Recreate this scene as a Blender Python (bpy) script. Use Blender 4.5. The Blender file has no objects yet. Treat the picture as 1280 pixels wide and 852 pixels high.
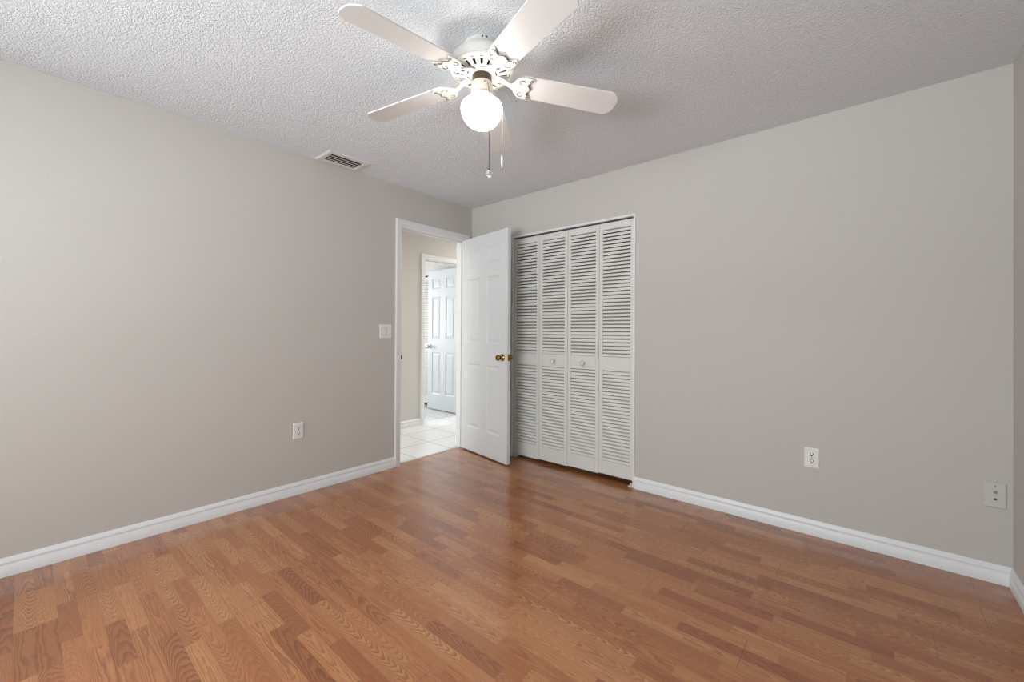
import bpy, bmesh, math, random
from mathutils import Vector, Matrix

random.seed(4)
C = bpy.context.scene.collection
S = bpy.context.scene
PI = math.pi

# ------------------------------------------------------------------ camera
FPX, Y0 = 520.34, 412.53
YAW, TILT, ROLL = 2.2780886, 0.0045549, 0.0058555
CAM = Vector((3.10907, -2.99297, 1.17019))
F_ = Vector((math.cos(YAW) * math.cos(TILT), math.sin(YAW) * math.cos(TILT), math.sin(TILT)))
R_ = Vector((math.sin(YAW), -math.cos(YAW), 0))
U_ = R_.cross(F_)
Rr = R_ * math.cos(ROLL) + U_ * math.sin(ROLL)
Ur = -R_ * math.sin(ROLL) + U_ * math.cos(ROLL)
cd = bpy.data.cameras.new('camera')
cam = bpy.data.objects.new('camera', cd)
C.objects.link(cam)
cd.sensor_fit = 'HORIZONTAL'
cd.sensor_width = 36
cd.lens = FPX / 1280 * 36
cd.shift_y = -(426 - Y0) / 1280
cd.clip_start = 0.02
m3 = Matrix((Rr, Ur, -F_)).transposed()
cam.matrix_world = Matrix.Translation(CAM) @ m3.to_4x4()
S.camera = cam

# ------------------------------------------------------------------ light
S.view_settings.view_transform = 'Standard'
S.view_settings.look = 'None'
S.view_settings.gamma = 1
S.view_settings.use_curve_mapping = False
S.view_settings.exposure = 0.04

P_WIN_BACK = 90
P_ADDED_LEFT = 13
P_CEIL_FILL = 205
P_HALL = 54
P_FAR = 122
BULB = 16.0

W = bpy.data.worlds.new('world')
S.world = W
W.use_nodes = True
W.node_tree.nodes['Background'].inputs[0].default_value = (0.86, 0.93, 1.0, 1)
W.node_tree.nodes['Background'].inputs[1].default_value = 1.0


def area(name, loc, target, sx, sy, power, col):
    l = bpy.data.lights.new(name, 'AREA')
    l.shape = 'RECTANGLE'
    l.size, l.size_y, l.energy, l.color = sx, sy, power, col
    o = bpy.data.objects.new(name, l)
    C.objects.link(o)
    o.location = loc
    o.rotation_euler = (Vector(target) - Vector(loc)).to_track_quat('-Z', 'Y').to_euler()
    return o


H = 2.44
XW = 3.6244            # right wall
YB = -4.50             # wall behind the camera
area('daylight_back_window', (1.95, YB - 0.30, 1.45), (1.9, 0, 1.35), 2.1, 1.3, P_WIN_BACK, (0.90, 0.965, 1))
area('added_left_daylight', (-0.40, -3.85, 1.45), (XW, -1.2, 1.3), 0.9, 1.3, P_ADDED_LEFT, (0.90, 0.965, 1))  # added lamp for the invented left window, lifts the right wall
area('added_ceiling_fill', (1.95, YB - 2.8, -0.1), (2.1, -1.2, 2.44), 3.4, 1.2, P_CEIL_FILL, (0.90, 0.965, 1))  # added upward lamp outside the window to brighten the ceiling
area('hall_light', (-0.63, 2.1, 2.43), (-0.63, 2.1, 0), 0.5, 0.9, P_HALL, (1, 0.985, 0.96))
area('added_hall_fill', (-0.63, -2.0, 2.43), (-0.63, -2.0, 0), 0.5, 0.6, P_HALL * .6, (1, 0.985, 0.96))  # added fill lamp, lifts the hall wall and the dark casing edge
area('daylight_far_room', (-4.9, -0.55, 1.45), (-1.2, -0.1, 1.0), 1.7, 1.3, P_FAR, (0.93, 0.965, 1))


# ------------------------------------------------------------------ materials
def srgb(r, g, b):
    f = lambda c: (c / 255) / 12.92 if c <= 10 else ((c / 255 + 0.055) / 1.055) ** 2.4
    return (f(r), f(g), f(b), 1)


def mat(name, col, rough=0.5, metal=0.0, spec=0.5):
    m = bpy.data.materials.new(name)
    m.use_nodes = True
    b = m.node_tree.nodes['Principled BSDF']
    b.inputs['Base Color'].default_value = col
    b.inputs['Roughness'].default_value = rough
    b.inputs['Metallic'].default_value = metal
    b.inputs['Specular IOR Level'].default_value = spec
    return m


class NT:
    """tiny helper for shader maths"""
    def __init__(s, m):
        s.t = m.node_tree
        s.b = s.t.nodes['Principled BSDF']
        g = s.t.nodes.new('ShaderNodeNewGeometry')
        s.pos = g.outputs['Position']

    def lk(s, a, sock):
        if hasattr(a, 'is_output'):
            s.t.links.new(a, sock)
        else:
            sock.default_value = a

    def m(s, op, a, b=0.0, c=0.0):
        n = s.t.nodes.new('ShaderNodeMath')
        n.operation = op
        s.lk(a, n.inputs[0]); s.lk(b, n.inputs[1]); s.lk(c, n.inputs[2])
        return n.outputs[0]

    def sep(s, v):
        n = s.t.nodes.new('ShaderNodeSeparateXYZ')
        s.lk(v, n.inputs[0])
        return n.outputs

    def comb(s, x, y, z=0.0):
        n = s.t.nodes.new('ShaderNodeCombineXYZ')
        s.lk(x, n.inputs[0]); s.lk(y, n.inputs[1]); s.lk(z, n.inputs[2])
        return n.outputs[0]

    def noise(s, v, scale, detail=2.0, rough=0.5, dist=0.0):
        n = s.t.nodes.new('ShaderNodeTexNoise')
        s.lk(v, n.inputs['Vector'])
        n.inputs['Scale'].default_value = scale
        n.inputs['Detail'].default_value = detail
        n.inputs['Roughness'].default_value = rough
        n.inputs['Distortion'].default_value = dist
        return n.outputs['Fac']

    def white(s, v):
        n = s.t.nodes.new('ShaderNodeTexWhiteNoise')
        n.noise_dimensions = '3D'
        s.lk(v, n.inputs['Vector'])
        return n.outputs['Value'], n.outputs['Color']

    def ramp(s, f, stops):
        n = s.t.nodes.new('ShaderNodeValToRGB')
        e = n.color_ramp.elements
        e[0].position, e[0].color = stops[0]
        e[1].position, e[1].color = stops[-1]
        for p, c in stops[1:-1]:
            k = e.new(p); k.color = c
        s.lk(f, n.inputs[0])
        return n.outputs[0]

    def mix(s, f, a, b, mode='MIX'):
        n = s.t.nodes.new('ShaderNodeMix')
        n.data_type = 'RGBA'
        n.blend_type = mode
        s.lk(f, n.inputs[0]); s.lk(a, n.inputs[6]); s.lk(b, n.inputs[7])
        return n.outputs[2]

    def bump(s, h, strength, dist):
        n = s.t.nodes.new('ShaderNodeBump')
        n.inputs['Strength'].default_value = strength
        n.inputs['Distance'].default_value = dist
        s.lk(h, n.inputs['Height'])
        s.t.links.new(n.outputs[0], s.b.inputs['Normal'])

    def smooth(s, v, a, b):
        n = s.t.nodes.new('ShaderNodeMapRange')
        n.interpolation_type = 'SMOOTHSTEP'
        s.lk(v, n.inputs[0])
        n.inputs[1].default_value, n.inputs[2].default_value = a, b
        n.inputs[3].default_value, n.inputs[4].default_value = 0, 1
        return n.outputs[0]


def wall_paint(name, col):
    m = mat(name, col, 0.62, spec=0.3)
    n = NT(m)
    big = n.noise(n.pos, 1.3, 2)
    c = n.mix(n.m('MULTIPLY', big, 0.05), col, (col[0] * .8, col[1] * .8, col[2] * .8, 1))
    n.lk(c, n.b.inputs['Base Color'])
    h = n.m('ADD', n.noise(n.pos, 130, 3), n.m('MULTIPLY', n.noise(n.pos, 22, 2), 0.6))
    n.bump(h, 0.18, 0.004)
    return m


M = {}
M['wall'] = wall_paint('greige_wall_paint', srgb(196, 192, 186))
M['hallwall'] = wall_paint('hall_wall_paint', srgb(211, 209, 204))

# sprayed knock-down ceiling texture
m = mat('textured_ceiling_paint', srgb(234, 236, 240), 0.8, spec=0.2)
n = NT(m)
v1 = n.noise(n.pos, 115, 3, 0.62, 0.0)
v2 = n.noise(n.pos, 210, 2, 0.5)
h = n.m('ADD', n.smooth(v1, 0.36, 0.68), n.m('MULTIPLY', v2, 0.5))
n.bump(h, 0.75, 0.006)
M['ceiling'] = m
M['hallceiling'] = mat('hall_ceiling_paint', srgb(225, 225, 225), 0.8)

# three-strip oak laminate, boards along X
m = mat('oak_laminate', srgb(170, 115, 80), 0.3)
n = NT(m)
px, py, pz = n.sep(n.pos)
SW = 0.0588
vy = n.m('DIVIDE', n.m('ADD', py, 10 + 0.012), SW)
row = n.m('FLOOR', vy)
fy = n.m('SUBTRACT', vy, row)
r1, rc = n.white(n.comb(row, 3.7, 1.1))
rcx, rcy, rcz = n.sep(rc)
slen = n.m('ADD', 0.30, n.m('MULTIPLY', rcx, 0.16))
ux = n.m('DIVIDE', n.m('ADD', px, n.m('MULTIPLY', rcy, 3.0)), slen)
col_i = n.m('FLOOR', ux)
fx = n.m('SUBTRACT', ux, col_i)
cell, cc = n.white(n.comb(row, col_i, 5.3))
ca, cb, ccz = n.sep(cc)
# boards of three strips with square ends
brow = n.m('FLOOR', n.m('DIVIDE', vy, 3.0))
bfy = n.m('SUBTRACT', n.m('DIVIDE', vy, 3.0), brow)
br, _ = n.white(n.comb(brow, 9.1, 2.2))
bx = n.m('DIVIDE', n.m('ADD', px, n.m('MULTIPLY', br, 1.21)), 1.21)
bfx = n.m('SUBTRACT', bx, n.m('FLOOR', bx))
bseed = n.m('FLOOR', bx)
# tone of each strip
tone = n.ramp(cell, [(0.0, srgb(156, 94, 58)), (0.35, srgb(180, 116, 72)), (0.7, srgb(193, 131, 83)), (1.0, srgb(213, 155, 102))])
hue = n.mix(n.m('MULTIPLY', ca, 0.35), tone, srgb(178, 110, 76))
# cathedral grain: nested parabolas, different in every strip
vl = n.m('SUBTRACT', fy, n.m('ADD', 0.2, n.m('MULTIPLY', cb, 0.6)))
ul = n.m('SUBTRACT', n.m('MULTIPLY', px, n.m('SUBTRACT', n.m('MULTIPLY', n.m('GREATER_THAN', ca, 0.5), 2.0), 1.0)), n.m('MULTIPLY', ccz, 7.0))
wob = n.noise(n.comb(n.m('MULTIPLY', px, 4.0), n.m('MULTIPLY', py, 20.0), n.m('MULTIPLY', cell, 40.0)), 1.0, 2)
wob2 = n.noise(n.comb(n.m('MULTIPLY', px, 22.0), n.m('MULTIPLY', py, 90.0), n.m('MULTIPLY', cell, 17.0)), 1.0, 2)
fu = n.m('MULTIPLY', n.smooth(ccz, 0.25, 0.75), 26.0)
fv = n.m('ADD', 5.0, n.m('MULTIPLY', ca, 9.0))
ph = n.m('ADD', n.m('MULTIPLY', ul, fu), n.m('MULTIPLY', n.m('MULTIPLY', vl, vl), fv))
ph = n.m('ADD', ph, n.m('MULTIPLY', wob, 3.6))
ph = n.m('ADD', ph, n.m('MULTIPLY', wob2, 0.9))
saw = n.m('FRACT', ph)
line = n.smooth(saw, 0.25, 0.95)
fine = n.noise(n.comb(n.m('MULTIPLY', px, 14.0), n.m('MULTIPLY', py, 420.0), cell), 1.0, 3, 0.6)
pores = n.smooth(n.noise(n.comb(n.m('MULTIPLY', px, 45.0), n.m('MULTIPLY', py, 900.0), cell), 1.0, 2), 0.58, 0.75)
gstr = n.m('MULTIPLY', line, n.m('ADD', 0.22, n.m('MULTIPLY', cb, 0.45)))
c1 = n.mix(gstr, hue, srgb(112, 64, 40))
c2 = n.mix(n.m('MULTIPLY', n.smooth(fine, 0.35, 0.75), 0.40), c1, srgb(120, 72, 46))
c2 = n.mix(n.m('MULTIPLY', pores, 0.28), c2, srgb(95, 54, 34))
# joints
ej = n.m('MULTIPLY', n.m('MINIMUM', bfx, n.m('SUBTRACT', 1.0, bfx)), 1.21)
el = n.m('MULTIPLY', n.m('MINIMUM', bfy, n.m('SUBTRACT', 1.0, bfy)), SW * 3)
j = n.m('MAXIMUM', n.m('LESS_THAN', ej, 0.0011), n.m('MULTIPLY', n.m('LESS_THAN', el, 0.0007), 0.6))
c3 = n.mix(n.m('MULTIPLY', j, 0.6), c2, srgb(84, 50, 34))
n.lk(c3, n.b.inputs['Base Color'])
n.lk(n.m('ADD', 0.17, n.m('MULTIPLY', fine, 0.07)), n.b.inputs['Roughness'])
n.bump(n.m('SUBTRACT', n.m('MULTIPLY', fine, 0.2), j), 0.15, 0.001)
n.b.inputs['Specular IOR Level'].default_value = 0.5
n.b.inputs['Coat Weight'].default_value = 0.45
n.b.inputs['Coat Roughness'].default_value = 0.13
M['floor'] = m

# white ceramic tile with grey grout
m = mat('white_floor_tile', srgb(212, 213, 214), 0.12)
n = NT(m)
px, py, pz = n.sep(n.pos)
TS = 0.43
tx = n.m('FRACT', n.m('DIVIDE', n.m('ADD', px, 8.60 + 0.005), TS))
ty = n.m('FRACT', n.m('DIVIDE', n.m('ADD', py, 8.60 - 0.228), TS))
d = n.m('MINIMUM', n.m('MINIMUM', tx, n.m('SUBTRACT', 1.0, tx)), n.m('MINIMUM', ty, n.m('SUBTRACT', 1.0, ty)))
g = n.smooth(d, 0.009, 0.012)
n.lk(n.mix(g, srgb(110, 110, 108), srgb(212, 213, 214)), n.b.inputs['Base Color'])
n.lk(n.m('SUBTRACT', 0.6, n.m('MULTIPLY', g, 0.46)), n.b.inputs['Roughness'])
n.bump(g, 0.3, 0.002)
M['tile'] = m


def paint(name, col, rough=0.4, bump=0.05):
    m = mat(name, col, rough)
    n = NT(m)
    n.bump(n.noise(n.pos, 180, 2), bump, 0.002)
    return m


M['trim'] = paint('white_trim_paint', srgb(228, 229, 230), 0.38)
M['door'] = paint('white_door_paint', srgb(216, 219, 220), 0.42)
M['louver'] = paint('offwhite_louver_paint', srgb(218, 217, 212), 0.45)
M['plate'] = mat('white_plastic', srgb(230, 229, 225), 0.35)
M['plate2'] = mat('beige_plastic', srgb(202, 199, 194), 0.4)
M['slot'] = mat('dark_slot', srgb(40, 36, 32), 0.6)
M['fanwhite'] = paint('white_fan_enamel', srgb(214, 212, 206), 0.35, 0.02)
M['blade'] = paint('white_blade_laminate', srgb(222, 219, 217), 0.4, 0.02)
M['cream'] = mat('cream_enamel', srgb(192, 181, 170), 0.35)
M['ventdark'] = mat('slot_shade_dark', srgb(40, 37, 32), 0.7)
M['accent'] = mat('dark_grey_accent', srgb(96, 90, 78), 0.6)  # even dark grey for bracket scrolls, set screws and switch bezels
M['brown'] = mat('brown_collar', srgb(66, 46, 30), 0.4)
M['dark'] = mat('closet_shade', srgb(118, 114, 109), 0.9)  # shade of the closed closets put into the base colour
M['track'] = mat('track_shade_dark', srgb(30, 29, 28), 0.7)  # near-black, gives the tracks the shade of the gap over the doors
M['brass'] = mat('polished_brass', srgb(146, 114, 60), 0.12, 1.0)
M['chrome'] = mat('satin_nickel', srgb(190, 188, 184), 0.22, 1.0)
M['ventmetal'] = mat('white_register', srgb(214, 213, 210), 0.45)
M['duct'] = mat('duct_shade', srgb(26, 26, 26), 0.9)
M['strip'] = mat('beige_threshold', srgb(190, 172, 156), 0.45)
M['chain'] = mat('ball_chain', srgb(84, 80, 75), 0.4, 0.6)
M['wchain'] = mat('white_cord', srgb(196, 195, 192), 0.5)
M['wood'] = mat('white_peg', srgb(240, 240, 238), 0.4)
m = mat('clear_glass_ball', (1, 1, 1, 1), 0.02)
m.node_tree.nodes['Principled BSDF'].inputs['Transmission Weight'].default_value = 0.9
M['glassball'] = m
m = mat('lit_opal_glass', (1, 1, 1, 1), 0.2)
b = m.node_tree.nodes['Principled BSDF']
b.inputs['Emission Color'].default_value = (1, 0.955, 0.90, 1)
b.inputs['Emission Strength'].default_value = BULB
M['opal'] = m


# ------------------------------------------------------------------ helpers
def obj(name, bm, m, parent=None, smooth=False, bevel=0.0, seg=2, autosmooth=None):
    me = bpy.data.meshes.new(name)
    bmesh.ops.recalc_face_normals(bm, faces=bm.faces)
    bm.to_mesh(me)
    bm.free()
    for k in (m if isinstance(m, (list, tuple)) else [m]):
        me.materials.append(k)
    if smooth or autosmooth:
        for p in me.polygons:
            p.use_smooth = True
        if autosmooth:
            me.set_sharp_from_angle(angle=math.radians(autosmooth))
    o = bpy.data.objects.new(name, me)
    C.objects.link(o)
    if parent is not None:
        o.parent = parent
    if bevel:
        md = o.modifiers.new('bevel', 'BEVEL')
        md.width, md.segments, md.limit_method = bevel, seg, 'ANGLE'
        md.angle_limit = math.radians(40)
    return o


def tag(o, label, cat, group=None, kind=None):
    if label: o['label'] = label
    if cat: o['category'] = cat
    if group: o['group'] = group
    if kind: o['kind'] = kind
    return o


def empty(name, loc, label, cat, rz=0.0, group=None, kind=None):
    o = bpy.data.objects.new(name, None)
    C.objects.link(o)
    o.location = loc
    o.rotation_euler = (0, 0, rz)
    o.empty_display_size = 0.1
    return tag(o, label, cat, group, kind)


def box(bm, x0, x1, y0, y1, z0, z1, mi=0):
    v = [bm.verts.new(p) for p in ((x0, y0, z0), (x1, y0, z0), (x1, y1, z0), (x0, y1, z0),
                                   (x0, y0, z1), (x1, y0, z1), (x1, y1, z1), (x0, y1, z1))]
    for f in ((0, 3, 2, 1), (4, 5, 6, 7), (0, 1, 5, 4), (1, 2, 6, 5), (2, 3, 7, 6), (3, 0, 4, 7)):
        bm.faces.new([v[i] for i in f]).material_index = mi
    return v


def B(*boxes):
    bm = bmesh.new()
    for b in boxes:
        box(bm, *b)
    return bm


def lathe(bm, prof, seg=48, cx=0, cy=0, cap0=False, cap1=False, mi=0):
    rings = []
    for r, z in prof:
        rings.append([bm.verts.new((cx + r * math.cos(2 * PI * i / seg), cy + r * math.sin(2 * PI * i / seg), z)) for i in range(seg)])
    for a, b in zip(rings, rings[1:]):
        for i in range(seg):
            bm.faces.new((a[i], a[(i + 1) % seg], b[(i + 1) % seg], b[i])).material_index = mi
    if cap0: bm.faces.new(rings[0]).material_index = mi
    if cap1: bm.faces.new(rings[-1]).material_index = mi


def prism(bm, pts, z0, z1):
    """2D outline extruded in z"""
    a = [bm.verts.new((x, y, z0)) for x, y in pts]
    b = [bm.verts.new((x, y, z1)) for x, y in pts]
    k = len(pts)
    bm.faces.new(a[::-1]); bm.faces.new(b)
    for i in range(k):
        bm.faces.new((a[i], a[(i + 1) % k], b[(i + 1) % k], b[i]))


def sweep(bm, prof, path):
    """profile (offset, z) swept along a mitred 2D path; offset to the left of travel"""
    n = len(path)
    rings = []
    for i, p in enumerate(path):
        p = Vector(p)
        d0 = (p - Vector(path[i - 1])).normalized() if i else None
        d1 = (Vector(path[i + 1]) - p).normalized() if i < n - 1 else None
        if d0 is None: d0 = d1
        if d1 is None: d1 = d0
        n0, n1 = Vector((-d0.y, d0.x)), Vector((-d1.y, d1.x))
        m = (n0 + n1) / (1 + n0.dot(n1))
        rings.append([bm.verts.new((p.x + m.x * o, p.y + m.y * o, z)) for o, z in prof])
    k = len(prof)
    for a, b in zip(rings, rings[1:]):
        for i in range(k):
            bm.faces.new((a[i], a[(i + 1) % k], b[(i + 1) % k], b[i]))
    bm.faces.new(rings[0]); bm.faces.new(rings[-1][::-1])


def tube(bm, pts, r, seg=8):
    rings = []
    for i, p in enumerate(pts):
        p = Vector(p)
        t = (Vector(pts[min(i + 1, len(pts) - 1)]) - Vector(pts[max(i - 1, 0)])).normalized()
        u = t.orthogonal().normalized() if i == 0 else (u - t * u.dot(t)).normalized()
        w = t.cross(u)
        rr = r(i) if callable(r) else r
        rings.append([bm.verts.new(p + (u * math.cos(2 * PI * k / seg) + w * math.sin(2 * PI * k / seg)) * rr) for k in range(seg)])
    for a, b in zip(rings, rings[1:]):
        for k in range(seg):
            bm.faces.new((a[k], a[(k + 1) % seg], b[(k + 1) % seg], b[k]))
    bm.faces.new(rings[0][::-1]); bm.faces.new(rings[-1])


def xform(bm, mtx):
    bmesh.ops.transform(bm, matrix=mtx, verts=bm.verts)
    return bm


def wall_x(name, x0, x1, y0, y1, holes, m, label, z1=H):
    """wall slab thin in x; holes = (y0, y1, z0, z1)"""
    bm = bmesh.new()
    ys = y0
    for h in sorted(holes):
        box(bm, x0, x1, ys, h[0], 0, z1)
        if h[2] > 0: box(bm, x0, x1, h[0], h[1], 0, h[2])
        box(bm, x0, x1, h[0], h[1], h[3], z1)
        ys = h[1]
    box(bm, x0, x1, ys, y1, 0, z1)
    bmesh.ops.remove_doubles(bm, verts=bm.verts, dist=1e-5)
    return tag(obj(name, bm, m), label, 'wall', kind='structure')


def wall_y(name, y0, y1, x0, x1, holes, m, label, z1=H):
    bm = bmesh.new()
    xs = x0
    for h in sorted(holes):
        box(bm, xs, h[0], y0, y1, 0, z1)
        if h[2] > 0: box(bm, h[0], h[1], y0, y1, 0, h[2])
        box(bm, h[0], h[1], y0, y1, h[3], z1)
        xs = h[1]
    box(bm, xs, x1, y0, y1, 0, z1)
    bmesh.ops.remove_doubles(bm, verts=bm.verts, dist=1e-5)
    return tag(obj(name, bm, m), label, 'wall', kind='structure')


# ------------------------------------------------------------------ room shell
T = 0.115
DY0, DY1, DZ = -0.855, -0.100, 2.088           # doorway clear opening in the left wall
JT = 0.018
CX0, CX1, CZ = 0.557, 1.757, 2.058             # closet clear opening
HX = -1.15                                     # hall face of the opposite hall wall
FY0, FY1 = 0.287, 1.030                        # far doorway clear opening
FC = 1.130                                     # closet wall of the room across the hall

tag(obj('floor', B((-0.045, XW + .1, YB - .1, 0.10, -0.05, 0), (0.4, 1.95, 0.10, 0.75, -0.05, 0)), M['floor']),
    'orange-brown oak laminate floor laid in narrow strips', 'floor', kind='structure')
tag(obj('floor_hall', B((-4.9, -0.045, -2.9, 3.2, -0.05, 0.0)), M['tile']),
    'glossy white ceramic tile floor beyond the open doorway', 'floor', kind='structure')
tag(obj('ceiling', B((-0.06, XW + .1, YB - .1, 0.85, H, H + .08)), M['ceiling']),
    'white sprayed-texture bedroom ceiling', 'ceiling', kind='structure')
tag(obj('ceiling_hall', B((-4.9, -0.06, -2.9, 3.2, H, H + .08)), M['hallceiling']),
    'white ceiling over the hall and the room across it', 'ceiling', kind='structure')

wall_x('wall_left', -T, 0, YB, 3.2, [(-4.3, -3.4, 0.8, 2.1), (DY0 - JT, DY1 + JT, 0, DZ + JT)], [M['wall']],
       'greige left wall holding the light switch and the open doorway')
wall_y('wall_closet', 0, T, 0.0, XW, [(CX0 - JT, CX1 + JT, 0, CZ + JT)], M['wall'],
       'greige wall around the louvered bifold closet')
wall_x('wall_right', XW, XW + T, YB, T, [], M['wall'],
       'greige right wall, a sliver at the right edge of the photo')
wall_y('wall_back', YB - T, YB, -T, XW + T, [(0.85, 3.05, 0.8, 2.1)], M['wall'],
       'greige wall behind the camera')
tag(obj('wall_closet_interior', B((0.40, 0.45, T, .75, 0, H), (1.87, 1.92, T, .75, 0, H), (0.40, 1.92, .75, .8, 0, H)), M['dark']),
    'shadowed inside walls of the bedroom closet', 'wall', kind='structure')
wall_x('wall_hall', HX - T, HX, -2.8, 3.2, [(FY0 - JT, FY1 + JT, 0, DZ + JT)], M['hallwall'],
       'pale greige hall wall seen through the open doorway')
tag(obj('wall_hall_ends', B((HX, -T, -2.8, -2.7, 0, H), (HX, -T, 3.1, 3.2, 0, H)), M['hallwall']),
    'end walls closing the hall', 'wall', kind='structure')
wall_y('wall_across_closet', FC, FC + T, -4.6, HX - T, [(-2.86, -1.82, 0, CZ + JT)], M['hallwall'],
       'closet wall of the room across the hall, behind the far door')
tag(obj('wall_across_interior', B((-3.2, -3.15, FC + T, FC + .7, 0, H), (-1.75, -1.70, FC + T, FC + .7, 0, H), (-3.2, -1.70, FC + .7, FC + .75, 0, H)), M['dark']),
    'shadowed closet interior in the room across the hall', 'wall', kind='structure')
wall_x('wall_across_side', -4.7, -4.6, -2.3, FC + T, [(-1.4, 0.3, 0.8, 2.1)], M['hallwall'], 'outer wall of the room across the hall')
wall_y('wall_across_end', -2.4, -2.3, -4.7, HX - T, [], M['hallwall'],
       'near end wall of the room across the hall')

# window frames behind the camera and across the hall
def window(name, x0, x1, z0, z1, y0, y1, label, along='x'):
    root = empty(name, ((x0 + x1) / 2, (y0 + y1) / 2, z0) if along == 'x' else ((y0 + y1) / 2, (x0 + x1) / 2, z0), label, 'window', kind='structure')
    w, h, t = (x1 - x0) / 2, z1 - z0, (y1 - y0) / 2
    f = 0.045
    bm = B((-w, w, -t, t, 0, f), (-w, w, -t, t, h - f, h), (-w, -w + f, -t, t, f, h - f), (w - f, w, -t, t, f, h - f),
           (-w + f, w - f, -t * .6, t * .6, h * .5 - .02, h * .5 + .02))
    o = obj('window_frame', bm, M['trim'], root, bevel=0.003)
    if along == 'y':
        root.rotation_euler = (0, 0, PI / 2)
    return root


window('window_1', 0.85, 3.05, 0.8, 2.1, YB - .09, YB - .03, 'white sash window in the wall behind the camera')
window('added_window', -4.3, -3.4, 0.8, 2.1, -.09, -.03, 'added unseen white sash window in the left wall behind the camera', 'y')  # invented window, put in to light the right wall
window('window_3', -1.4, 0.3, 0.8, 2.1, -4.68, -4.62, 'white sash window of the room across the hall', 'y')

# baseboards with a stepped, rounded cap
BP = [(0, 0), (0.015, 0), (0.0152, 0.046), (0.0118, 0.052), (0.0112, 0.060), (0.0128, 0.064), (0.0122, 0.069), (0.0078, 0.076), (0.0070, 0.082), (0.0035, 0.087), (0, 0.087)]
def baseboard(name, path, label):
    bm = bmesh.new()
    sweep(bm, BP, path)
    return tag(obj(name, bm, M['trim'], autosmooth=35), label, 'baseboard', kind='structure')

baseboard('baseboard_left', [(0, DY0 - .052), (0, YB)], 'white baseboard along the foot of the left wall')
baseboard('baseboard_closet', [(XW, -0.2), (XW, 0), (CX1 + JT, 0)][0:0] or [(XW, YB), (XW, 0), (CX1 + JT + .001, 0)], 'white baseboard right of the closet, turning the right corner')
baseboard('baseboard_corner', [(CX0 - JT - .001, 0), (0.0, 0)], 'short white baseboard between door corner and closet')
baseboard('baseboard_hall', [(HX, 3.1), (HX, FY1 + .06)], 'white hall baseboard past the far doorway')
baseboard('baseboard_hall_near', [(HX, FY0 - .057), (HX, -2.7)], 'white hall baseboard seen through the doorway')


# door casing plus jamb, in local frame: opening along +u, z up, casing on the -n... built directly in x/y
def doorway(name, xw0, xw1, y0, y1, ztop, label, sides=(1,), stop_x=None):
    """jamb boards through a wall thin in x, casing on the +x face (and -x face)"""
    bm = B((xw0, xw1, y0 - JT, y0, 0, ztop), (xw0, xw1, y1, y1 + JT, 0, ztop), (xw0, xw1, y0 - JT, y1 + JT, ztop, ztop + JT))
    if stop_x:
        s0, s1 = stop_x
        box(bm, s0, s1, y0, y0 + .011, 0, ztop - .011)
        box(bm, s0, s1, y1 - .011, y1, 0, ztop - .011)
        box(bm, s0, s1, y0, y1, ztop - .011, ztop)
    o = tag(obj(name, bm, M['trim'], bevel=.0012), label, 'door frame', kind='structure')
    cw = 0.056
    for s in sides:
        xf = xw1 if s > 0 else xw0
        # profile (distance outward from the opening, thickness)
        prof = [(0.0, 0), (0.0, .009), (.004, .012), (.018, .0125), (.036, .016), (.050, .017), (cw, .013), (cw, 0)]
        bm = bmesh.new()
        a, b, t = y0 - .002, y1 + .002, ztop + .004
        rings = []
        for (yy, zz, sy, sz) in ((a, 0, -1, 0), (a, t, -1, 1), (b, t, 1, 1), (b, 0, 1, 0)):
            kz = 1.1
            rings.append([bm.verts.new((xf + s * th, yy + sy * d, zz + sz * d * kz)) for d, th in prof])
        k = len(prof)
        for r0, r1 in zip(rings, rings[1:]):
            for i in range(k):
                bm.faces.new((r0[i], r0[(i + 1) % k], r1[(i + 1) % k], r1[i]))
        bm.faces.new(rings[0]); bm.faces.new(rings[-1][::-1])
        obj('casing', bm, M['trim'], o, autosmooth=30)
    return o


d1 = doorway('trim_1', -T, 0.0, DY0, DY1, DZ, 'white casing and jamb framing the open bedroom doorway', (1, -1), (-0.055, -0.040))
d2 = doorway('trim_2', HX - T, HX, FY0, FY1, DZ, 'white casing of the far doorway across the hall', (1, -1), (HX - .075, HX - .06))
# strike plate on the latch-side jamb
obj('strike_plate', B((-0.030, 0.004, DY0 - .0005, DY0 + .0015, .915, .972), (0.004, 0.016, DY0 - .0002, DY0 + .0040, .925, .962)), M['brown'], d1)

# closet jamb: thin boards with their edges flush to the wall
tag(obj('trim_3', B((CX0 - JT + .001, CX0, -.003, T, 0, CZ), (CX1, CX1 + JT - .001, -.003, T, 0, CZ), (CX0 - JT + .001, CX1 + JT - .001, -.003, T, CZ, CZ + JT - .001)), M['trim'], bevel=.001),
    'thin white jamb edging the bifold closet opening', 'door frame', kind='structure')
tag(obj('trim_4', B((CX0 + .001, CX1 - .001, .028, .052, CZ - .012, CZ)), M['track']),
    'metal track above the bedroom bifold doors, coloured dark for the gap shade', 'track', kind='structure')
bm = bmesh.new()
prism(bm, [(-0.058, 0), (-0.052, .004), (-0.035, .006), (-0.026, .004), (-0.022, 0)], DY0 + .001, DY1 - .001)
xform(bm, Matrix(((1, 0, 0, 0), (0, 0, 1, 0), (0, 1, 0, 0), (0, 0, 0, 1))))
tag(obj('trim_5', bm, M['strip'], bevel=.0008), 'beige threshold strip between laminate and hall tile', 'threshold', kind='structure')
tag(obj('trim_6', B((-2.842, -1.838, FC - .003, FC + T, CZ, CZ + JT), (-1.838, -1.821, FC - .003, FC + T, 0, CZ + JT), (-2.859, -2.842, FC - .003, FC + T, 0, CZ + JT)), M['trim']),
    'white jamb of the louvered closet across the hall', 'door frame', kind='structure')
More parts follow.
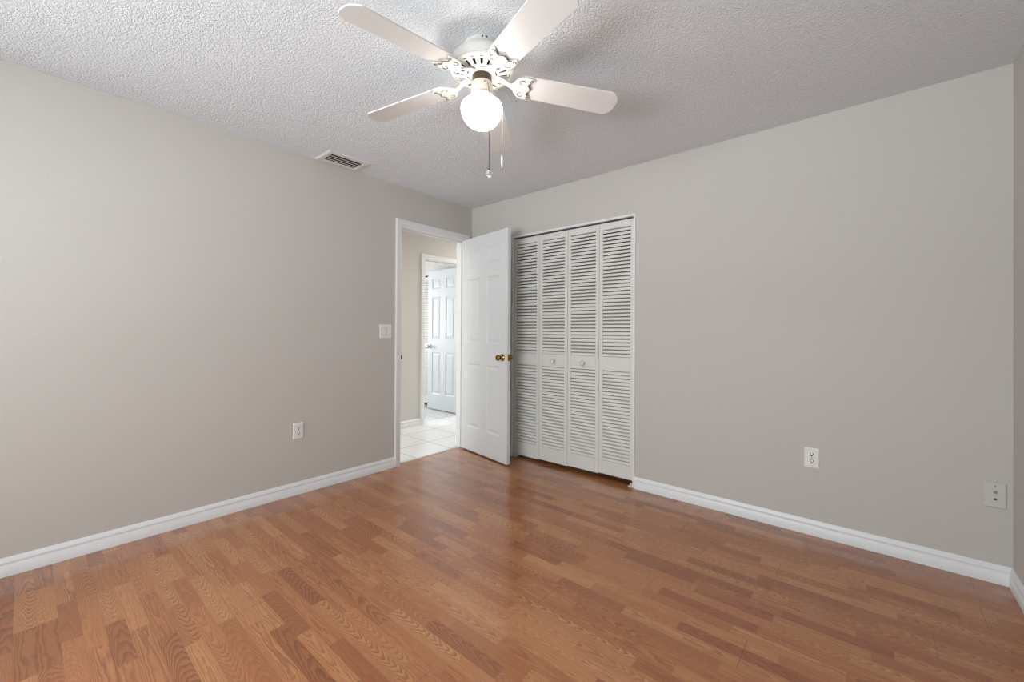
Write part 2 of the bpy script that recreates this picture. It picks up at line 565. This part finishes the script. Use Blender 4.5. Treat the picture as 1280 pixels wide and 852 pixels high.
tag(obj('trim_7', B((-2.84, -1.84, FC + .026, FC + .058, CZ - .022, CZ)), M['track']),
    'metal track above the louvered doors across the hall, coloured dark for the gap shade', 'track', kind='structure')


# ------------------------------------------------------------------ six-panel doors
def panel_door_bm(w, h, t):
    """x 0..w, y 0 (back) .. -t (front), z 0..h, moulded raised panels on both faces"""
    xs = [0, w * .14, w * .42, w * .575, w * .855, w]
    zs = [0, .225, .850, 1.050, 1.675, 1.800, 1.955, h]
    bm = bmesh.new()
    for face in (0, 1):
        yf = 0.0 if face else -t
        s = -1 if face else 1                       # into the slab
        for i in range(5):
            for k in range(7):
                x0, x1, z0, z1 = xs[i], xs[i + 1], zs[k], zs[k + 1]
                if i in (1, 3) and k in (1, 3, 5):
                    steps = [(0, 0), (.006, .003), (.014, .0085), (.022, .0085), (.044, .0025), (.047, .002)]
                    rings = []
                    for ins, dp in steps:
                        y = yf + s * dp
                        rings.append([bm.verts.new(p) for p in ((x0 + ins, y, z0 + ins), (x1 - ins, y, z0 + ins), (x1 - ins, y, z1 - ins), (x0 + ins, y, z1 - ins))])
                    for a, b in zip(rings, rings[1:]):
                        for q in range(4):
                            bm.faces.new((a[q], a[(q + 1) % 4], b[(q + 1) % 4], b[q]))
                    bm.faces.new(rings[-1])
                else:
                    bm.faces.new([bm.verts.new(p) for p in ((x0, yf, z0), (x1, yf, z0), (x1, yf, z1), (x0, yf, z1))])
    for i in range(5):
        for zz in (0, h):
            bm.faces.new([bm.verts.new(p) for p in ((xs[i], 0, zz), (xs[i + 1], 0, zz), (xs[i + 1], -t, zz), (xs[i], -t, zz))])
    for k in range(7):
        for xx in (0, w):
            bm.faces.new([bm.verts.new(p) for p in ((xx, 0, zs[k]), (xx, 0, zs[k + 1]), (xx, -t, zs[k + 1]), (xx, -t, zs[k]))])
    bmesh.ops.remove_doubles(bm, verts=bm.verts, dist=1e-5)
    return bm


def knob_bm(side):
    bm = bmesh.new()
    lathe(bm, [(.0001, 0), (.031, 0), (.0315, .003), (.028, .008), (.017, .011), (.0125, .016), (.0115, .028), (.015, .034),
               (.0225, .040), (.0268, .048), (.0262, .056), (.0215, .063), (.012, .067), (.0001, .068)], 32)
    xform(bm, Matrix.Rotation(PI / 2 * side, 4, 'X'))
    return bm


def panel_door(name, w, h, loc, rz, m, kx, km, label, flip=1):
    root = obj(name, panel_door_bm(w, h, .035), m, bevel=0.0008)
    root.location = loc
    root.rotation_euler = (0, 0, rz)
    tag(root, label, 'door', kind='structure')
    for s, y in ((1, -.035), (-1, 0.0)):
        k = obj('door_knob', knob_bm(s), km, root, autosmooth=40)
        k.location = (kx, y, .932)
        if km is M['brass']: k['label'] = 'round polished brass knob'
    ex = w if kx > w / 2 else 0
    e = 1 if ex else -1
    obj('latch_plate', B((ex - .001, ex + .0012, -.030, -.005, .905, .962)), km, root)
    bm = bmesh.new()
    prism(bm, [(ex, -.024), (ex + e * .011, -.020), (ex + e * .011, -.011), (ex, -.011)], .924, .943)
    obj('latch_bolt', bm, km, root)
    hx = 0 if ex else w
    for hz in (.18, 1.03, 1.85):
        bm = bmesh.new()
        lathe(bm, [(.0055, hz), (.0055, hz + .089)], 12, hx - e * .004, .004, True, True)
        obj('hinge', bm, km, root, smooth=False)
    return root


panel_door('door_1', .725, 2.073, (0.010, -0.100, 0.012), math.radians(-9.7), M['door'], .656, M['brass'],
           'white six-panel bedroom door standing open in front of the closet')
# the far door: hinged on the hall wall, free edge pointing away from us
panel_door('door_4', .715, 2.073, (HX - T - .725, 1.033, 0.012), 0.0, M['door'], .066, M['chrome'],
           'white six-panel door open in the room across the hall')


# ------------------------------------------------------------------ louvered bifold doors
def louver_panel(parent, x0, w, y, z0, z1, m, knob=None, lowz=.150, shade=None):
    """frame at local x0..x0+w, front at y, back y+.028"""
    t = .028
    st = .031
    zb0, zb1, zm0, zm1, zt = z0, lowz, .868, .978, 1.992
    bm = B((x0, x0 + st, y, y + t, z0, z1), (x0 + w - st, x0 + w, y, y + t, z0, z1),
           (x0 + st, x0 + w - st, y, y + t, zb0, zb1), (x0 + st, x0 + w - st, y, y + t, zm0, zm1), (x0 + st, x0 + w - st, y, y + t, zt, z1))
    p = obj('bifold_panel', bm, m, parent, bevel=.0018)
    for a, b, cnt in ((zb1, zm0, 26), (zm1, zt, 35)):
        bm = bmesh.new()
        pitch = (b - a) / cnt
        for i in range(cnt):
            zc = a + (i + .5) * pitch
            yf, yb = y + .0035, y + t - .0035
            lo = zc - pitch * .42
            pts = [(yf, lo), (yf + .0006, lo + .0176), (yf + .0022, lo + .0192), (yb, lo + .0258), (yb, lo + .0110), (yf + .002, lo - .0008)]
            va = [bm.verts.new((x0 + st - .003, py, pz)) for py, pz in pts]
            vb = [bm.verts.new((x0 + w - st + .003, py, pz)) for py, pz in pts]
            bm.faces.new(va); bm.faces.new(vb[::-1])
            for k in range(len(pts)):
                bm.faces.new((va[k], va[(k + 1) % len(pts)], vb[(k + 1) % len(pts)], vb[k]))
        obj('louver_slats', bm, m, p)
    if knob is not None:
        bm = bmesh.new()
        lathe(bm, [(.0001, 0), (.0115, 0), (.0100, .008), (.013, .013), (.0195, .018), (.0212, .023), (.0185, .028), (.010, .031), (.0001, .0315)], 28)
        xform(bm, Matrix.Translation((x0 + w / 2 + knob, y, .917)) @ Matrix.Rotation(PI / 2, 4, 'X'))
        obj('knob', bm, m, p, smooth=True)
    return p


def bracket(parent, x, y):
    bm = B((x - .016, x + .016, y - .022, y + .018, 0, .004), (x - .014, x + .014, y + .010, y + .016, 0, .020))
    lathe(bm, [(.005, .002), (.005, .024)], 12, x, y - .004, True, True)
    return obj('pivot_bracket', bm, M['plate'], parent)


PW = .2975
Yp = .018
r = empty('door_2', (CX0 + .0045, Yp, 0), 'left white louvered bifold pair of the bedroom closet', 'closet door', kind='structure')
louver_panel(r, 0, PW, 0, .024, 2.046, M['louver'])
louver_panel(r, PW + .002, PW, 0, .030, 2.046, M['louver'], knob=.006)
bracket(r, .020, .016)
r = empty('door_3', (CX0 + .0045 + 2 * PW + .0045, Yp, 0), 'right white louvered bifold pair of the bedroom closet', 'closet door', kind='structure')
louver_panel(r, 0, PW, 0, .036, 2.046, M['louver'], knob=.006)
louver_panel(r, PW + .002, PW - .001, 0, .044, 2.046, M['louver'])
bracket(r, 2 * PW - .020, .004)
r = empty('door_5', (-2.842, FC + .018, 0), 'white louvered closet doors glimpsed left of the far door', 'closet door', kind='structure')
for i in range(4):
    louver_panel(r, .003 + i * .2490, .247, 0, .045, 2.034, M['louver'], knob=0 if i in (1, 2) else None)


# ------------------------------------------------------------------ ceiling fan
FX, FY = 1.7987, -1.6763
fan = empty('ceiling_fan', (FX, FY, H), 'white five-blade ceiling fan with a lit globe', 'ceiling fan')
# local z = 0 at the ceiling
bm = bmesh.new()
lathe(bm, [(.0001, 0), (.082, 0), (.082, -.014), (.086, -.022), (.116, -.044), (.130, -.056), (.136, -.074), (.136, -.098), (.1385, -.101),
           (.1385, -.108), (.136, -.110)], 72)
obj('motor_housing', bm, M['fanwhite'], fan, autosmooth=35)
for a in (0.30, 0.52, 2.4, 4.4):
    aa = a + math.radians(-62)
    bm = bmesh.new()
    tube(bm, [(.079 * math.cos(aa), .079 * math.sin(aa), -.008), (.085 * math.cos(aa), .085 * math.sin(aa), -.008)], .0035, 8)
    obj('screw', bm, M['slot'], fan)

# slotted underside: a polar sheet with real openings, a dark disc above it colours in the shade
bm = bmesh.new()
NS = 20
radii = [(.137, -.110), (.131, -.1135), (.124, -.116), (.119, -.1175), (.112, -.119), (.080, -.124), (.074, -.1245), (.067, -.125), (.062, -.1255), (.042, -.127)]
SUB = 8
tot = NS * SUB
rings = [[bm.verts.new((rr * math.cos(2 * PI * i / tot), rr * math.sin(2 * PI * i / tot), z)) for i in range(tot)] for rr, z in radii]
for k in range(len(radii) - 1):
    for i in range(tot):
        s = i % SUB
        hole = (k == 4 and s in (2, 3, 4)) or (k == 2 and s in (2, 3, 4)) or (k == 7 and (i // SUB) % 4 != 0)
        if not hole:
            bm.faces.new((rings[k][i], rings[k][(i + 1) % tot], rings[k + 1][(i + 1) % tot], rings[k + 1][i]))
o = obj('vent_plate', bm, M['fanwhite'], fan)
sd = o.modifiers.new('thick', 'SOLIDIFY'); sd.thickness = .003; sd.offset = 1
bm = bmesh.new()
lathe(bm, [(.0001, -.094), (.131, -.094), (.131, -.090), (.0001, -.090)], 48)
obj('slot_shade_disc', bm, M['ventdark'], fan)  # dark colour stands in for the shade behind the slots
bm = bmesh.new()
lathe(bm, [(.041, -.126), (.043, -.134), (.043, -.150), (.046, -.156), (.046, -.166), (.0001, -.166)], 40)
obj('switch_collar', bm, M['brown'], fan, autosmooth=35)
bm = bmesh.new()
lathe(bm, [(.0001, -.163), (.0455, -.163), (.0478, -.166), (.0478, -.214), (.0440, -.219), (.0001, -.219)], 48)
fit = obj('light_fitter', bm, M['cream'], fan, autosmooth=35)
for a in (-0.55, 1.55, 3.65):
    bm = bmesh.new()
    tube(bm, [(.0465 * math.cos(a), .0465 * math.sin(a), -.178), (.0495 * math.cos(a), .0495 * math.sin(a), -.178)], .0032, 8)
    obj('set_screw', bm, M['accent'], fit)
bm = bmesh.new()
lathe(bm, [(.0430, -.214), (.0495, -.216), (.0535, -.220), (.0550, -.227), (.0535, -.234), (.0485, -.239), (.0440, -.243)], 48)
obj('globe_collar', bm, M['fanwhite'], fan, autosmooth=40)
bm = bmesh.new()
prof = [(.044, -.2425), (.058, -.2440), (.074, -.2480), (.0850, -.2550), (.0905, -.2650), (.0922, -.2770), (.0908, -.2920), (.0862, -.3080), (.0780, -.3240),
        (.0665, -.3390), (.0520, -.3515), (.0340, -.3610), (.0160, -.3665), (.0001, -.3680)]
lathe(bm, prof, 56)
obj('glass_globe', bm, M['opal'], fan, smooth=True)['label'] = 'glowing opal glass globe'

# blades with scrolled brackets
ZB = -.1435
TH0 = math.radians(267.55)
PITCH = math.radians(-11.1)
DROOP = .0747


def blade_bm():
    r0, r1 = .175, .638
    w0, w1 = .062, .0712            # half widths
    pts = [(r0, -w0 + .012), (r0 + .012, -w0), (r1 - .034, -w1), (r1 - .008, -w1 + .026), (r1, -w1 + .050), (r1, w1 - .050), (r1 - .008, w1 - .026),
           (r1 - .034, w1), (r0 + .012, w0), (r0, w0 - .012)]
    bm = bmesh.new()
    prism(bm, pts, 0, .006)
    return bm


def bracket_outline():
    # scalloped plate under the blade root, seen from below
    up = [(.132, .0125), (.142, .020), (.150, .036), (.161, .050), (.177, .059), (.198, .0625), (.216, .0615), (.229, .057), (.233, .050), (.227, .0440),
          (.214, .036), (.207, .029), (.206, .022), (.210, .015), (.216, .008), (.219, 0)]
    return up + [(x, -y) for x, y in up[-2::-1]]


def arm_bm():
    bm = bmesh.new()
    # the narrow neck dropping from the motor to the blade plane
    path = [(.056, .022), (.082, .020), (.106, .012), (.124, .002), (.142, -.002), (.155, -.003)]
    hw = [.021, .018, .0135, .0125, .013, .019]
    a = []
    for (r, z), h in zip(path, hw):
        a.append([bm.verts.new((r, -h, z - .008)), bm.verts.new((r, h, z - .008)), bm.verts.new((r, h * .7, z)), bm.verts.new((r, -h * .7, z))])
    for p, q in zip(a, a[1:]):
        for k in range(4):
            bm.faces.new((p[k], p[(k + 1) % 4], q[(k + 1) % 4], q[k]))
    bm.faces.new(a[0]); bm.faces.new(a[-1][::-1])
    return bm


def curl(bm, cx, cy, r, a0, a1, z, th, n=14):
    pts = []
    for i in range(n):
        f = i / (n - 1)
        a = a0 + (a1 - a0) * f
        rr = r * (1 - .45 * f)
        pts.append((cx + rr * math.cos(a), cy + rr * math.sin(a), z))
    tube(bm, pts, lambda i: th * (1 - .4 * i / n), 6)


me_blade = me_plate = None
proto = []
for k in range(5):
    th = TH0 - k * math.radians(72)
    if not proto:
        b = obj('blade', blade_bm(), M['blade'], fan, bevel=.0015)
        pl = bmesh.new()
        prism(pl, bracket_outline(), -.0085, -.0005)
        p1 = obj('blade_bracket', pl, M['fanwhite'], b, bevel=.0025, seg=3)
        p2 = obj('bracket_arm', arm_bm(), M['fanwhite'], b, bevel=.003, seg=2)
        proto = [b, p1, p2]
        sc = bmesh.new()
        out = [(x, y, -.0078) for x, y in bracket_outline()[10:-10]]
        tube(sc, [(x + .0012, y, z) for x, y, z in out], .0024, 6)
        q = obj('edge_shade_line', sc, M['accent'], b)  # dark tube draws the shadow line along the scalloped edge
        q['label'] = 'dark line along the scalloped edge, shade in its colour'
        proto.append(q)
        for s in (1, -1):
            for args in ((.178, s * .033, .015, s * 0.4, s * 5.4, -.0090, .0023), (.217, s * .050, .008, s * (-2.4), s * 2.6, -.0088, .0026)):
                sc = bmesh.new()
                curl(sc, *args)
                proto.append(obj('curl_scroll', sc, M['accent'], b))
        for x, y in ((.197, .041), (.197, -.041), (.172, 0)):
            rv = bmesh.new()
            lathe(rv, [(.0001, -.0112), (.003, -.0108), (.0045, -.0088), (.0045, -.006)], 12, x, y)
            proto.append(obj('rivet', rv, M['fanwhite'], b))
    else:
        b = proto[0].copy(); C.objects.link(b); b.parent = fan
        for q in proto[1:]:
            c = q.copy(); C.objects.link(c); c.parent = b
    b.matrix_local = Matrix.Translation((0, 0, ZB)) @ Matrix.Rotation(th, 4, 'Z') @ Matrix.Rotation(DROOP, 4, 'Y') @ Matrix.Rotation(PITCH, 4, 'X')

# pull chains (local frame; camera side = toward +x, -y)
to_cam = Vector((CAM.x - FX, CAM.y - FY)).normalized()
rt = Vector((-to_cam.y, to_cam.x))            # photo right


def loc2(r, c):
    v = rt * r + to_cam * c
    return v.x, v.y


# dark beaded chain with a clear ball
a = loc2(.024, .042); bq = loc2(.030, .080); cq = loc2(.032, .0925)
pts = [(a[0], a[1], -.186), (*loc2(.026, .054), -.190), (bq[0], bq[1], -.236), (cq[0], cq[1], -.262), (cq[0], cq[1], -.578)]
bm = bmesh.new(); tube(bm, pts, .0015, 6)
k = 0
zz = -.27
while zz > -.578:
    bmesh.ops.create_icosphere(bm, subdivisions=1, radius=.0021, matrix=Matrix.Translation((cq[0], cq[1], zz)))
    zz -= .006
ch = obj('pull_chain', bm, M['chain'], fan)
ch['label'] = 'thin grey beaded pull chain on the camera side'
bm = bmesh.new()
bmesh.ops.create_uvsphere(bm, u_segments=24, v_segments=16, radius=.0142, matrix=Matrix.Translation((cq[0], cq[1], -.598)))
obj('ball_pull', bm, M['glassball'], ch, smooth=True)['label'] = 'clear glass ball'
bm = bmesh.new(); lathe(bm, [(.0001, -.577), (.0035, -.578), (.0045, -.585), (.003, -.587)], 12, cq[0], cq[1]); obj('pull_cap', bm, M['chain'], ch)
# white cord with a slim peg
a = loc2(.046, -.010); cq = loc2(.0925, -.018)
pts = [(a[0], a[1], -.186), (*loc2(.058, -.012), -.200), (*loc2(.088, -.018), -.262), (cq[0], cq[1], -.285), (cq[0], cq[1], -.478)]
bm = bmesh.new(); tube(bm, pts, .0008, 6)
ch = obj('pull_chain', bm, M['wchain'], fan)
ch['label'] = 'thin white pull cord behind the globe'
bm = bmesh.new()
lathe(bm, [(.0001, -.474), (.0028, -.476), (.0042, -.484), (.0052, -.496), (.0052, -.510), (.0030, -.518), (.0018, -.526), (.0001, -.528)], 14, cq[0], cq[1])
obj('peg_pull', bm, M['wood'], ch, smooth=True)['label'] = 'slim white peg'


# ------------------------------------------------------------------ ceiling register
vx0, vx1, vy0, vy1 = 0.012, 0.254, -1.617, -1.300
vent = empty('ceiling_vent', ((vx0 + vx1) / 2, (vy0 + vy1) / 2, H), 'small white ceiling air vent close to the left wall', 'air vent')
hx, hy = (vx1 - vx0) / 2, (vy1 - vy0) / 2
ix, iy = hx - .052, hy - .038
bm = bmesh.new()
o_, i_, = [(-hx, -hy), (hx, -hy), (hx, hy), (-hx, hy)], [(-ix, -iy), (ix, -iy), (ix, iy), (-ix, iy)]
ra = [bm.verts.new((x, y, 0)) for x, y in o_]
rb = [bm.verts.new((x, y, -.004)) for x, y in o_]
rc2 = [bm.verts.new((x * .90, y * .93, -.010)) for x, y in o_]
rd = [bm.verts.new((x * 1.05, y * 1.03, -.010)) for x, y in i_]
re = [bm.verts.new((x, y, -.004)) for x, y in i_]
rf = [bm.verts.new((x, y, 0)) for x, y in i_]
for p, q in zip((ra, rb, rc2, rd, re), (rb, rc2, rd, re, rf)):
    for k in range(4):
        bm.faces.new((p[k], p[(k + 1) % 4], q[(k + 1) % 4], q[k]))
obj('vent_frame', bm, M['ventmetal'], vent)
obj('duct_shade_plate', B((-ix - .004, ix + .004, -iy - .004, iy + .004, -.0012, -.0002)), M['duct'], vent)  # thin dark plate painted as the shaded duct behind the louvers
ns = 4
for i in range(ns - 1):
    xc = -ix + (i + 1) * (2 * ix) / ns
    bm = bmesh.new()
    box(bm, -.0015, .0015, -iy, iy, -.0095, .0095)
    s = math.radians(-72)
    xform(bm, Matrix.Translation((xc, 0, -.0065)) @ Matrix.Rotation(s, 4, 'Y'))
    obj('vent_louver', bm, M['ventmetal'], vent)


# ------------------------------------------------------------------ wall plates. local: x across, -y out of the wall, z up
def plate_bm(w, h, t=.006):
    bm = bmesh.new()
    a = [(-w / 2, -h / 2), (w / 2, -h / 2), (w / 2, h / 2), (-w / 2, h / 2)]
    r0 = [bm.verts.new((x, 0, z)) for x, z in a]
    r1 = [bm.verts.new((x, -t * .45, z)) for x, z in a]
    r2 = [bm.verts.new((x * (1 - .010 / w), -t, z * (1 - .010 / h))) for x, z in a]
    for p, q in ((r0, r1), (r1, r2)):
        for k in range(4):
            bm.faces.new((p[k], p[(k + 1) % 4], q[(k + 1) % 4], q[k]))
    bm.faces.new(r0[::-1]); bm.faces.new(r2)
    return bm


def ydisc(r, t, y, x, z, seg=20):
    bm = bmesh.new()
    lathe(bm, [(.0001, 0), (r, 0), (r, t * .6), (r * .85, t), (.0001, t)], seg)
    return xform(bm, Matrix.Translation((x, y, z)) @ Matrix.Rotation(PI / 2, 4, 'X'))


def outlet(loc, rz, label):
    root = empty('wall_outlet', loc, label, 'outlet', rz, 'duplex outlets on the bedroom walls')
    obj('cover_plate', plate_bm(.072, .116), M['plate'], root, bevel=.001)
    for z in (.0205, -.0205):
        bm = bmesh.new()
        pts = []
        for i in range(28):
            a = 2 * PI * i / 28
            pts.append((.0172 * math.cos(a), max(-.0140, min(.0140, .0172 * math.sin(a)))))
        prism(bm, pts, 0, .0022)
        xform(bm, Matrix.Translation((0, -.006, z)) @ Matrix.Rotation(PI / 2, 4, 'X'))
        rc = obj('receptacle', bm, M['plate'], root, bevel=.0004)
        for sx0, sx1, h0, h1 in ((-.0092, -.0052, -.001, .0102), (.0052, .0092, .0, .0095)):
            obj('slot', B((sx0, sx1, -.0085, -.0080, z + h0, z + h1)), M['slot'], rc)
        g = bmesh.new(); prism(g, [(.0044 * math.cos(2 * PI * i / 16), .0044 * math.sin(2 * PI * i / 16)) for i in range(16)], 0, .0005)
        xform(g, Matrix.Translation((0, -.0080, z - .0075)) @ Matrix.Rotation(PI / 2, 4, 'X'))
        obj('slot', g, M['slot'], rc)
    obj('screw', ydisc(.0032, .0012, -.006, 0, 0), M['chrome'], root)
    return root


outlet((0, -1.7125, .453), PI / 2, 'white power outlet low on the left wall')
outlet((2.8615, 0, .4465), 0, 'white power outlet on the closet wall right of the closet')

sw = empty('light_switch', (0, -1.006, 1.170), 'white double rocker light switch left of the doorway', 'light switch', PI / 2)
obj('cover_plate', plate_bm(.116, .116), M['plate'], sw, bevel=.001)
for x in (-.023, .023):
    obj('rocker_bezel', B((x - .0175, x + .0175, -.0066, -.0058, -.0345, .0345)), M['accent'], sw)
    bm = bmesh.new()
    pts = [(-.0075, -.033), (-.0092, .0), (-.0072, .033), (-.006, .033), (-.006, -.033)]
    va = [bm.verts.new((x - .0155, y, z)) for y, z in pts]
    vb = [bm.verts.new((x + .0155, y, z)) for y, z in pts]
    bm.faces.new(va); bm.faces.new(vb[::-1])
    for k in range(5):
        bm.faces.new((va[k], va[(k + 1) % 5], vb[(k + 1) % 5], vb[k]))
    obj('rocker', bm, M['plate'], sw, bevel=.0006)

cp = empty('cable_plate', (3.5675, 0, .4120), 'beige cable and phone wall plate near the right corner', 'wall plate')
obj('cover_plate', plate_bm(.074, .120, .008), M['plate2'], cp, bevel=.001)
obj('screw', ydisc(.0034, .0014, -.008, 0, .042), M['chrome'], cp)
obj('screw', ydisc(.0034, .0014, -.008, 0, -.042), M['plate2'], cp)
cx = obj('coax_connector', ydisc(.0050, .0120, -.008, 0, .016), M['chrome'], cp)
obj('connector_nut', ydisc(.0075, .003, -.008, 0, .016, 6), M['chrome'], cx)
pj = obj('jack_ring', ydisc(.0095, .0016, -.008, 0, -.018), M['plate2'], cp)
obj('jack_hole', ydisc(.0050, .0004, -.0096, 0, -.018), M['slot'], pj)
